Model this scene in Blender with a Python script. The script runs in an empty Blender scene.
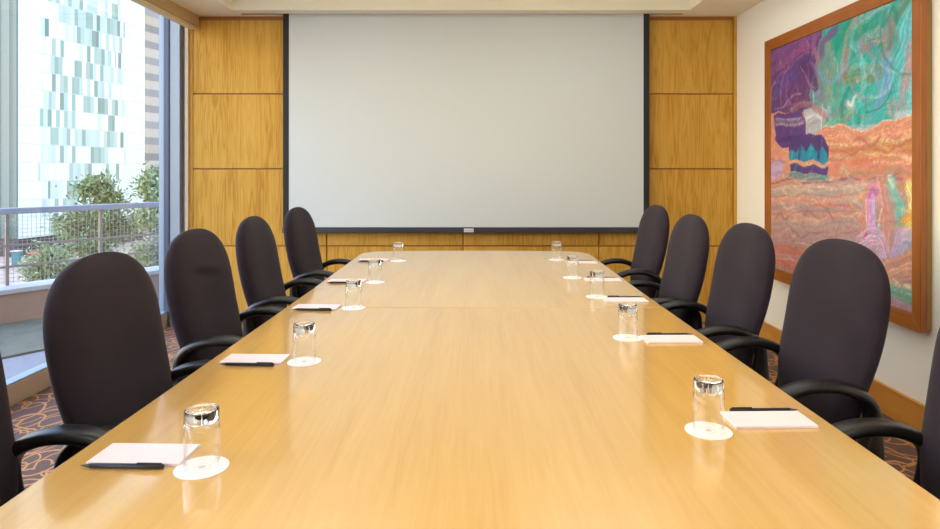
import bpy, bmesh, math, random
import numpy as np
from mathutils import Vector, Matrix
random.seed(7)
SC = bpy.context.scene
COL = SC.collection

# ------------------------------------------------------------------ helpers
def lin(r, g=None, b=None):
    if g is None: r, g, b = r
    def f(c):
        c /= 255.0
        return c / 12.92 if c <= .04045 else ((c + .055) / 1.055) ** 2.4
    return (f(r), f(g), f(b), 1.0)

def link(o, parent=None):
    COL.objects.link(o)
    if parent is not None: o.parent = parent
    return o

def tag(o, label=None, cat=None, group=None, kind=None):
    if label: o['label'] = label
    if cat: o['category'] = cat
    if group: o['group'] = group
    if kind: o['kind'] = kind
    return o

def empty(name, loc=(0, 0, 0), rz=0.0):
    o = bpy.data.objects.new(name, None)
    o.empty_display_size = .1
    o.location = loc
    o.rotation_euler = (0, 0, rz)
    return link(o)

def obj(name, bm, mat, parent=None, smooth=False, bevel=0.0, seg=2, recalc=True):
    if recalc: bmesh.ops.recalc_face_normals(bm, faces=bm.faces)
    me = bpy.data.meshes.new(name)
    bm.to_mesh(me); bm.free()
    for m in (mat if isinstance(mat, (list, tuple)) else [mat]): me.materials.append(m)
    o = bpy.data.objects.new(name, me)
    link(o, parent)
    if smooth:
        for p in me.polygons: p.use_smooth = True
    if bevel:
        md = o.modifiers.new('bevel', 'BEVEL'); md.width = bevel; md.segments = seg
        md.limit_method = 'ANGLE'; md.angle_limit = math.radians(40)
        md.harden_normals = False
    return o

def box(bm, x0, x1, y0, y1, z0, z1, mi=0):
    vs = [bm.verts.new((x, y, z)) for z in (z0, z1) for y in (y0, y1) for x in (x0, x1)]
    fs = [(0, 2, 3, 1), (4, 5, 7, 6), (0, 1, 5, 4), (2, 6, 7, 3), (0, 4, 6, 2), (1, 3, 7, 5)]
    for f in fs:
        q = bm.faces.new([vs[i] for i in f]); q.material_index = mi
    return vs

def boxo(name, b, mat, parent=None, bevel=0.0, **k):
    bm = bmesh.new(); box(bm, *b)
    return obj(name, bm, mat, parent, bevel=bevel, **k)

def obox(bm, p0, p1, half_w, z0, z1, mi=0):
    """upright box along the plan segment p0 -> p1"""
    a, b = Vector(p0), Vector(p1)
    d = (b - a).normalized(); n = Vector((-d.y, d.x)) * half_w
    pts = [a - n, b - n, b + n, a + n]
    lo = [bm.verts.new((p.x, p.y, z0)) for p in pts]
    hi = [bm.verts.new((p.x, p.y, z1)) for p in pts]
    for f in ([lo[3], lo[2], lo[1], lo[0]], hi, *[[lo[i], lo[(i + 1) % 4], hi[(i + 1) % 4], hi[i]] for i in range(4)]):
        q = bm.faces.new(f); q.material_index = mi

def loft(bm, rings, cap=True, mi=0):
    vr = [[bm.verts.new(p) for p in r] for r in rings]
    n = len(vr[0])
    for a, b in zip(vr[:-1], vr[1:]):
        for i in range(n):
            f = bm.faces.new((a[i], a[(i + 1) % n], b[(i + 1) % n], b[i])); f.material_index = mi
    if cap:
        for r in (vr[0], vr[-1]):
            f = bm.faces.new(r); f.material_index = mi
    return vr

def lathe(bm, prof, n=32, closed=False, cap=False, mi=0, o=(0, 0, 0)):
    rings = [[(o[0] + r * math.cos(2 * math.pi * i / n), o[1] + r * math.sin(2 * math.pi * i / n), o[2] + z)
              for i in range(n)] for r, z in prof]
    if closed: rings.append(rings[0])
    vr = [[bm.verts.new(p) for p in r] for r in rings[:-1]] if closed else None
    if closed:
        vr.append(vr[0])
        for a, b in zip(vr[:-1], vr[1:]):
            for i in range(n):
                f = bm.faces.new((a[i], a[(i + 1) % n], b[(i + 1) % n], b[i])); f.material_index = mi
    else:
        loft(bm, rings, cap, mi)

def catmull(pts, sub=6):
    P = [np.array(p, float) for p in pts]
    P = [2 * P[0] - P[1]] + P + [2 * P[-1] - P[-2]]
    out = []
    for i in range(1, len(P) - 2):
        for k in range(sub):
            t = k / sub
            out.append(.5 * ((2 * P[i]) + (-P[i - 1] + P[i + 1]) * t + (2 * P[i - 1] - 5 * P[i] + 4 * P[i + 1] - P[i + 2]) * t * t
                             + (-P[i - 1] + 3 * P[i] - 3 * P[i + 1] + P[i + 2]) * t ** 3))
    out.append(P[-2])
    return out

def sweep(bm, pts, wy, hz, up, n=12, e=2.4, mi=0):
    """superelliptic section swept along pts; wy(t) half width along 'up' (side axis), hz(t) half thickness"""
    side = np.array(up, float)
    rings = []
    m = len(pts)
    for i, p in enumerate(pts):
        d = pts[min(i + 1, m - 1)] - pts[max(i - 1, 0)]
        d = d / (np.linalg.norm(d) + 1e-9)
        nrm = np.cross(d, side); nrm /= np.linalg.norm(nrm) + 1e-9
        t = i / (m - 1)
        r = []
        for k in range(n):
            a = 2 * math.pi * k / n
            c, s = math.cos(a), math.sin(a)
            q = p + side * wy(t) * math.copysign(abs(c) ** (2 / e), c) + nrm * hz(t) * math.copysign(abs(s) ** (2 / e), s)
            r.append(tuple(q))
        rings.append(r)
    loft(bm, rings, True, mi)

def tube(bm, pts, r, n=8, mi=0):
    pts = [np.array(p, float) for p in pts]
    rings = []
    m = len(pts)
    for i, p in enumerate(pts):
        d = pts[min(i + 1, m - 1)] - pts[max(i - 1, 0)]
        d /= np.linalg.norm(d) + 1e-9
        a = np.array((0, 0, 1.)) if abs(d[2]) < .9 else np.array((1., 0, 0))
        u = np.cross(d, a); u /= np.linalg.norm(u); v = np.cross(d, u)
        rr = r[i] if isinstance(r, (list, tuple)) else r
        rings.append([tuple(p + rr * (math.cos(2 * math.pi * k / n) * u + math.sin(2 * math.pi * k / n) * v)) for k in range(n)])
    loft(bm, rings, True, mi)

# ------------------------------------------------------------------ materials
class NT:
    def __init__(s, name):
        s.m = bpy.data.materials.new(name); s.m.use_nodes = True
        s.t = s.m.node_tree; s.t.nodes.clear()
        s.out = s.n('ShaderNodeOutputMaterial')
    def n(s, typ, **k):
        nd = s.t.nodes.new(typ)
        for a, v in k.items(): setattr(nd, a, v)
        return nd
    def l(s, a, b): s.t.links.new(a, b)
    def set(s, nd, **k):
        for a, v in k.items():
            key = a.replace('_', ' ')
            if hasattr(v, 'is_output') or isinstance(v, bpy.types.NodeSocket): s.l(v, nd.inputs[key])
            else: nd.inputs[key].default_value = v
        return nd
    def bsdf(s, **k):
        b = s.n('ShaderNodeBsdfPrincipled'); s.set(b, **k); s.l(b.outputs[0], s.out.inputs[0]); return b
    def math(s, op, a, b=None, c=None):
        m = s.n('ShaderNodeMath', operation=op)
        for i, v in enumerate((a, b, c)):
            if v is None: continue
            if isinstance(v, bpy.types.NodeSocket): s.l(v, m.inputs[i])
            else: m.inputs[i].default_value = v
        return m.outputs[0]
    def ramp(s, fac, stops, interp='LINEAR'):
        r = s.n('ShaderNodeValToRGB'); r.color_ramp.interpolation = interp
        e = r.color_ramp.elements
        while len(e) < len(stops): e.new(.5)
        for i, (p, c) in enumerate(stops): e[i].position = p; e[i].color = c
        s.l(fac, r.inputs[0]); return r.outputs[0]
    def mix(s, fac, a, b, blend='MIX'):
        m = s.n('ShaderNodeMix', data_type='RGBA', blend_type=blend)
        for i, v in ((0, fac), (6, a), (7, b)):
            if isinstance(v, bpy.types.NodeSocket): s.l(v, m.inputs[i])
            else: m.inputs[i].default_value = v
        return m.outputs[2]
    def coord(s, which='Object', scale=(1, 1, 1), loc=(0, 0, 0), rot=(0, 0, 0), vec=None):
        if vec is None: vec = s.n('ShaderNodeTexCoord').outputs[which]
        mp = s.n('ShaderNodeMapping'); s.l(vec, mp.inputs[0])
        mp.inputs['Location'].default_value = loc; mp.inputs['Scale'].default_value = scale; mp.inputs['Rotation'].default_value = rot
        return mp.outputs[0]
    def noise(s, vec, scale, detail=4, rough=.55, dist=0):
        x = s.n('ShaderNodeTexNoise'); s.l(vec, x.inputs['Vector'])
        x.inputs['Scale'].default_value = scale; x.inputs['Detail'].default_value = detail
        x.inputs['Roughness'].default_value = rough; x.inputs['Distortion'].default_value = dist
        return x.outputs['Fac']
    def bump(s, h, strength=.2, dist=.01):
        b = s.n('ShaderNodeBump'); b.inputs['Strength'].default_value = strength; b.inputs['Distance'].default_value = dist
        s.l(h, b.inputs['Height']); return b.outputs[0]

def plain(name, col, rough=.5, metal=0.0, spec=.5, noise=0.0, nscale=40, **k):
    t = NT(name)
    if noise:
        f = t.noise(t.coord(), nscale)
        c2 = tuple(min(1, v * (1 + noise)) for v in col[:3]) + (1,)
        c1 = tuple(v * (1 - noise) for v in col[:3]) + (1,)
        c = t.ramp(f, [(.3, c1), (.7, c2)])
    else: c = col
    b = t.bsdf(Base_Color=c, Roughness=rough, Metallic=metal)
    b.inputs['Specular IOR Level'].default_value = spec
    for a, v in k.items(): b.inputs[a.replace('_', ' ')].default_value = v
    return t.m

def wood(name, cols, axis='Z', strip=.2, rough=.4, fiber=.5, figure=1.0, coat=0.0, spec=.5, random_shift=True, seams=None, strip_amt=.5, bumpy=True, fscale=95, fdetail=5, ior=1.5):
    """veneer: grain runs along axis; strips of width 'strip' alternate slightly in tone"""
    t = NT(name)
    co = t.n('ShaderNodeTexCoord').outputs['Object']
    if random_shift:
        oi = t.n('ShaderNodeObjectInfo').outputs['Random']
        va = t.n('ShaderNodeVectorMath', operation='ADD')
        cb = t.n('ShaderNodeCombineXYZ')
        for i in range(3): t.l(t.math('MULTIPLY', oi, (17.3, 9.1, 23.7)[i]), cb.inputs[i])
        t.l(co, va.inputs[0]); t.l(cb.outputs[0], va.inputs[1]); co2 = va.outputs[0]
    else: co2 = co
    sp = t.n('ShaderNodeSeparateXYZ'); t.l(co2, sp.inputs[0])
    long_ = {'X': 0, 'Y': 1, 'Z': 2}[axis]
    cross = 1 if axis == 'X' else 0
    # strips
    k = t.math('FLOOR', t.math('DIVIDE', sp.outputs[cross], strip))
    wn = t.n('ShaderNodeTexWhiteNoise', noise_dimensions='1D'); t.l(k, wn.inputs['W'])
    # mirrored coordinate inside strip for book-matched figure
    fr = t.math('SUBTRACT', t.math('DIVIDE', sp.outputs[cross], strip), k)
    mir = t.math('ABSOLUTE', t.math('SUBTRACT', fr, .5))
    cb = t.n('ShaderNodeCombineXYZ')
    t.l(t.math('MULTIPLY', mir, strip), cb.inputs[0])
    t.l(t.math('ADD', sp.outputs[long_], t.math('MULTIPLY', wn.outputs[0], 7.0)), cb.inputs[1])
    t.l(t.math('MULTIPLY', wn.outputs[0], 3.0), cb.inputs[2])
    # cathedral figure: rings stretched along the grain
    mp = t.coord(vec=cb.outputs[0], scale=(9, .55, 1))
    n1 = t.noise(mp, 1.6, 3, .5, .3)
    fig = t.math('FRACT', t.math('MULTIPLY', n1, 9.0))
    fig = t.math('ABSOLUTE', t.math('SUBTRACT', fig, .5))          # 0..0.5 triangular
    mp2 = t.coord(vec=co2, scale=tuple(2.2 if i == long_ else fscale for i in range(3)))
    fib = t.noise(mp2, 1.0, fdetail, .65)
    mp3 = t.coord(vec=co2, scale=tuple(.7 if i == long_ else 9 for i in range(3)))
    broad = t.noise(mp3, 1.0, 3, .55)
    v = t.math('ADD', t.math('MULTIPLY', fig, .5 * figure), t.math('MULTIPLY', fib, fiber))
    v = t.math('ADD', v, t.math('MULTIPLY', broad, .6))
    v = t.math('ADD', v, t.math('MULTIPLY', t.math('SUBTRACT', wn.outputs[0], .5), .35 * strip_amt))
    lo = .3 + .0 * figure
    c = t.ramp(v, [(.22 + .12 * fiber + .1 * figure, cols[0]), (.38 + .3 * fiber * .8 + .1 * figure, cols[1]), (.62 + .4 * fiber * .8 + .15 * figure, cols[2])])
    if seams:
        s0 = t.n('ShaderNodeSeparateXYZ'); t.l(co, s0.inputs[0])
        ax = t.math('ABSOLUTE', s0.outputs[0])
        d = t.math('ABSOLUTE', t.math('SUBTRACT', ax, seams))
        msk = t.math('LESS_THAN', d, .0011)
        c = t.mix(t.math('MULTIPLY', msk, .45), c, cols[0])
    b = t.bsdf(Base_Color=c, Roughness=rough, IOR=ior)
    b.inputs['Specular IOR Level'].default_value = spec
    b.inputs['Coat Weight'].default_value = coat; b.inputs['Coat Roughness'].default_value = .09; b.inputs['Coat IOR'].default_value = 1.95
    if bumpy: t.l(t.bump(fib, .03, .001), b.inputs['Normal'])
    return t.m

M = {}
M['wall_wood'] = wood('honey_veneer', (lin(182, 132, 48), lin(202, 156, 66), lin(212, 168, 82)), 'Z', .29, .5, .28, 1.15, spec=.15)
M['wood_joint'] = plain('dark_joint_wood', lin(164, 106, 44), .5)
M['base_wood'] = wood('baseboard_veneer', (lin(160, 98, 34), lin(198, 136, 58), lin(214, 154, 76)), 'Y', .3, .4, .5, .4, random_shift=False)
M['table'] = wood('table_veneer', (lin(216, 164, 76), lin(226, 176, 90), lin(234, 187, 103)), 'Y', .42, .285, .55, .45, ior=1.75, coat=.9, spec=.5, random_shift=True, seams=.525, strip_amt=.5, bumpy=False, fscale=48, fdetail=2)
M['table_edge'] = wood('table_edge_wood', (lin(176, 110, 44), lin(206, 138, 62), lin(222, 158, 80)), 'Y', .3, .3, .5, .3, coat=.3, random_shift=False)
M['frame_wood'] = wood('cherry_frame_wood', (lin(122, 66, 24), lin(156, 92, 38), lin(174, 108, 52)), 'Y', .4, .35, .5, .3, random_shift=False)
M['frame_wood_v'] = wood('cherry_frame_wood_upright', (lin(122, 66, 24), lin(156, 92, 38), lin(174, 108, 52)), 'Z', .4, .35, .5, .3, random_shift=False)
M['frame_back'] = plain('gilt_backing', lin(160, 128, 62), .45, 0.2)
M['plaster'] = plain('cream_plaster', lin(243, 245, 240), .75, noise=.015, nscale=60)
M['ceiling'] = plain('cream_ceiling_paint', lin(244, 240, 220), .8, noise=.01, nscale=30)
M['pelmet'] = plain('tan_pelmet_paint', lin(196, 172, 130), .55)
M['pelmet_bead'] = plain('pale_bead_paint', lin(226, 208, 168), .5)
M['trim_beige'] = plain('beige_trim', lin(206, 186, 160), .5)
M['alu'] = plain('pale_aluminium', lin(150, 162, 176), .38, 0.35)
M['alu_dark'] = plain('dark_aluminium', lin(84, 94, 112), .4, 0.35)
M['rail_beige'] = plain('bronze_sill_paint', lin(176, 158, 136), .5)
M['slot'] = plain('slot_shade', lin(40, 36, 32), .8)
M['screen'] = plain('matte_screen_fabric', lin(205, 212, 211), .85, spec=.15, noise=.004, nscale=5)
M['screen_black'] = plain('black_screen_border', lin(34, 35, 38), .6, spec=.35)
M['bar'] = plain('black_bar_lacquer', lin(52, 54, 62), .38, spec=.5)
M['label'] = plain('silver_label', lin(216, 216, 218), .4, .2)
M['label_print'] = plain('grey_label_print', lin(120, 122, 126), .5)
M['rubber'] = plain('black_polyurethane', lin(18, 17, 18), .36, spec=.45, noise=.1, nscale=50)
M['nylon'] = plain('black_nylon', lin(26, 26, 27), .45)
M['steel'] = plain('bright_steel', lin(176, 172, 164), .3, .9)
M['paper'] = plain('notepad_paper', lin(245, 227, 225), .7)
M['board'] = plain('notepad_board', lin(226, 214, 206), .8)
M['coaster'] = None
M['pen'] = plain('pen_black', lin(28, 26, 28), .35)
M['pen_tip'] = plain('pen_tip_grey', lin(96, 90, 86), .35, .5)
M['pave'] = plain('balcony_pavers', lin(132, 127, 128), .7, noise=.06, nscale=2.5)
M['turf'] = plain('green_balcony_mat', lin(104, 100, 80), .9, noise=.15, nscale=5)
M['parapet'] = plain('pink_render', lin(168, 138, 124), .8, noise=.04, nscale=6)
M['coping'] = plain('pale_coping', lin(184, 182, 182), .6, noise=.05, nscale=5)
M['rail'] = plain('grey_rail_paint', lin(150, 156, 172), .4, .2)
M['rail_thin'] = plain('brown_grey_rail', lin(140, 132, 126), .5)
M['wire'] = plain('grey_wire', lin(150, 152, 152), .5, .2)
M['bark'] = plain('grey_bark', lin(92, 78, 62), .9, noise=.3, nscale=8)
M['street'] = plain('pale_street', lin(172, 146, 128), .9, noise=.12, nscale=.25)
M['dark_glass'] = plain('dark_podium_glass', lin(56, 54, 64), .3)
M['teal'] = plain('teal_kiosk_paint', lin(60, 124, 126), .5)
M['red'] = plain('red_canvas', lin(190, 70, 60), .7)
M['fill_frame'] = plain('white_fill_frame', lin(236, 236, 232), .5)
M['window_gasket'] = plain('olive_gasket', lin(140, 134, 118), .6)

def coaster_mat():
    t = NT('paper_coaster')
    co = t.n('ShaderNodeTexCoord').outputs['Object']
    ln = t.n('ShaderNodeVectorMath', operation='LENGTH'); t.l(co, ln.inputs[0]); r = ln.outputs['Value']
    c = t.ramp(t.math('DIVIDE', r, .05), [(0, lin(206, 198, 186)), (.10, lin(214, 206, 196)), (.2, lin(250, 245, 236)), (.26, lin(250, 245, 236)),
              (.3, lin(222, 214, 204)), (.34, lin(250, 245, 236)), (.7, lin(250, 245, 236))])
    t.bsdf(Base_Color=c, Roughness=.75)
    return t.m
M['coaster'] = coaster_mat()

def fabric_mat():
    t = NT('charcoal_chair_fabric')
    co = t.coord()
    a = t.noise(co, 420, 2, .6)
    b2 = t.noise(co, 9, 3, .5)
    c = t.ramp(t.math('ADD', t.math('MULTIPLY', a, .6), t.math('MULTIPLY', b2, .4)),
               [(.3, lin(33, 25, 34)), (.7, lin(49, 40, 49))])
    b = t.bsdf(Base_Color=c, Roughness=.85)
    b.inputs['Specular IOR Level'].default_value = .2
    b.inputs['Sheen Weight'].default_value = .10; b.inputs['Sheen Roughness'].default_value = .4
    t.l(t.bump(a, .25, .002), b.inputs['Normal'])
    return t.m
M['fabric'] = fabric_mat()

def carpet_mat():
    t = NT('ring_patterned_carpet')
    co = t.coord()
    w = t.n('ShaderNodeTexNoise'); t.l(co, w.inputs['Vector']); w.inputs['Scale'].default_value = 4.0
    sub = t.n('ShaderNodeVectorMath', operation='SUBTRACT'); t.l(w.outputs['Color'], sub.inputs[0]); sub.inputs[1].default_value = (.5, .5, .5)
    sc = t.n('ShaderNodeVectorMath', operation='SCALE'); t.l(sub.outputs[0], sc.inputs[0]); sc.inputs['Scale'].default_value = .10
    ad = t.n('ShaderNodeVectorMath', operation='ADD'); t.l(co, ad.inputs[0]); t.l(sc.outputs[0], ad.inputs[1])
    msk = None
    for scale, loc, rad, rot in ((5.6, (0, 0, 0), .42, .3), (4.8, (3.7, 1.9, 0), .46, -.5), (6.8, (8.1, 5.2, 0), .36, 1.0)):
        v = t.coord(vec=ad.outputs[0], scale=(scale, scale * .72, 0), loc=loc, rot=(0, 0, rot))
        vo = t.n('ShaderNodeTexVoronoi', feature='F1'); vo.voronoi_dimensions = '2D'; t.l(v, vo.inputs['Vector'])
        vo.inputs['Scale'].default_value = 1.0; vo.inputs['Randomness'].default_value = .7
        d = t.math('ABSOLUTE', t.math('SUBTRACT', vo.outputs['Distance'], rad))
        b = t.math('LESS_THAN', d, .026)
        msk = b if msk is None else t.math('MAXIMUM', msk, b)
    pile = t.noise(co, 300, 2, .6)
    base = t.ramp(pile, [(.3, lin(78, 52, 44)), (.7, lin(104, 72, 60))])
    ring = t.ramp(pile, [(.3, lin(176, 112, 52)), (.7, lin(204, 142, 76))])
    c = t.mix(msk, base, ring)
    b = t.bsdf(Base_Color=c, Roughness=.95)
    b.inputs['Specular IOR Level'].default_value = .15
    b.inputs['Sheen Weight'].default_value = .2
    t.l(t.bump(pile, .4, .004), b.inputs['Normal'])
    return t.m
M['carpet'] = carpet_mat()

def clear_sheet(name, tint, rough, base, power):
    """thin clear sheet: lets light straight through, mirrors more toward grazing angles"""
    t = NT(name)
    tr = t.n('ShaderNodeBsdfTransparent'); tr.inputs[0].default_value = tint
    gl = t.n('ShaderNodeBsdfGlossy'); gl.inputs['Roughness'].default_value = rough; gl.inputs[0].default_value = (.95, .97, 1, 1)
    lw = t.n('ShaderNodeLayerWeight'); lw.inputs[0].default_value = .5
    f = t.math('ADD', base, t.math('MULTIPLY', 1 - base, t.math('POWER', lw.outputs['Facing'], power)))
    mx = t.n('ShaderNodeMixShader'); t.l(f, mx.inputs[0]); t.l(tr.outputs[0], mx.inputs[1]); t.l(gl.outputs[0], mx.inputs[2])
    t.l(mx.outputs[0], t.out.inputs[0])
    return t.m
M['pane'] = clear_sheet('clear_window_glass', (.95, .975, .97, 1), .0, .03, 5)
M['glass_wall'] = clear_sheet('clear_tumbler_wall', (.995, 1, 1, 1), .01, .03, 3.4)

def tumbler_mat():
    t = NT('clear_tumbler_base')
    b = t.bsdf(Base_Color=(1, 1, 1, 1), Roughness=0.0, IOR=1.48)
    b.inputs['Transmission Weight'].default_value = 1.0
    return t.m
M['glass'] = tumbler_mat()

def emit(name, col, s):
    t = NT(name); e = t.n('ShaderNodeEmission'); e.inputs[0].default_value = col; e.inputs[1].default_value = s
    t.l(e.outputs[0], t.out.inputs[0]); return t.m

def leaf_mat(name, a, b_):
    t = NT(name)
    g = t.n('ShaderNodeNewGeometry').outputs['Random Per Island']
    c = t.ramp(g, [(0, a), (1, b_)])
    b = t.bsdf(Base_Color=c, Roughness=.6)
    return t.m
M['leaf'] = leaf_mat('conifer_green', lin(84, 108, 72), lin(152, 168, 122))
M['leaf2'] = leaf_mat('fresh_green', lin(90, 114, 72), lin(162, 178, 126))

def facade_mat():
    """white panelled curtain wall: object X runs along the wall, Z up"""
    t = NT('white_panel_curtain_wall')
    co = t.n('ShaderNodeTexCoord').outputs['Object']
    sp = t.n('ShaderNodeSeparateXYZ'); t.l(co, sp.inputs[0])
    u, z = sp.outputs[0], sp.outputs[2]
    row = t.math('FLOOR', t.math('DIVIDE', z, 3.1))
    fz = t.math('FRACT', t.math('DIVIDE', z, 3.1))
    w1 = t.n('ShaderNodeTexWhiteNoise', noise_dimensions='1D'); t.l(row, w1.inputs['W'])
    us = t.math('ADD', t.math('DIVIDE', u, .8), t.math('MULTIPLY', t.math('FLOOR', t.math('MULTIPLY', w1.outputs[0], 3.0)), .33))
    col = t.math('FLOOR', us); fu = t.math('FRACT', us)
    cb = t.n('ShaderNodeCombineXYZ'); t.l(col, cb.inputs[0]); t.l(row, cb.inputs[1])
    wn = t.n('ShaderNodeTexWhiteNoise', noise_dimensions='2D'); t.l(cb.outputs[0], wn.inputs['Vector'])
    cb2 = t.n('ShaderNodeCombineXYZ'); t.l(col, cb2.inputs[1]); t.l(t.math('ADD', row, 31.7), cb2.inputs[0])
    wn2 = t.n('ShaderNodeTexWhiteNoise', noise_dimensions='2D'); t.l(cb2.outputs[0], wn2.inputs['Vector'])
    # probability of a vision panel: high in the middle of the wall
    p = t.math('SUBTRACT', 1.0, t.math('POWER', t.math('ABSOLUTE', t.math('DIVIDE', t.math('SUBTRACT', u, 13.0), 9.5)), 6.0))
    on = t.math('LESS_THAN', wn.outputs[0], t.math('MULTIPLY', p, .62))
    tone = t.ramp(wn2.outputs[0], [(0, lin(108, 130, 116)), (.25, lin(140, 162, 148)), (.55, lin(168, 184, 170)), (1, lin(192, 202, 190))])
    white = t.ramp(wn2.outputs[0], [(0, lin(206, 212, 198)), (1, lin(218, 222, 208))])
    c = t.mix(on, white, tone)
    ln = t.math('MAXIMUM', t.math('LESS_THAN', fz, .05), t.math('LESS_THAN', fu, .05))
    c = t.mix(t.math('MULTIPLY', ln, .7), c, lin(176, 192, 190))
    b = t.bsdf(Base_Color=c, Roughness=.35)
    return t.m
M['facade'] = facade_mat()

def stripes_mat(name, axis, period, duty, a, b_, rough=.5):
    t = NT(name)
    co = t.n('ShaderNodeTexCoord').outputs['Object']
    sp = t.n('ShaderNodeSeparateXYZ'); t.l(co, sp.inputs[0])
    d = t.math('DIVIDE', sp.outputs[axis], period)
    f = t.math('FRACT', d); k = t.math('FLOOR', d)
    w1 = t.n('ShaderNodeTexWhiteNoise', noise_dimensions='1D'); t.l(k, w1.inputs['W'])
    c = t.mix(t.math('LESS_THAN', f, duty), a, b_)
    c = t.mix(t.math('MULTIPLY', w1.outputs[0], .12), c, (1, 1, 1, 1))
    t.bsdf(Base_Color=c, Roughness=rough)
    return t.m
M['teal_glass'] = stripes_mat('teal_glazed_wall', 0, .8, .25, lin(44, 78, 74), lin(54, 88, 82))
M['band'] = stripes_mat('banded_concrete_wall', 2, 4.2, .45, lin(178, 162, 138), lin(128, 120, 110))

FILL, SUN, SKY, EXPO = 4.4, 1.6, 6.0, 0.27
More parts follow.
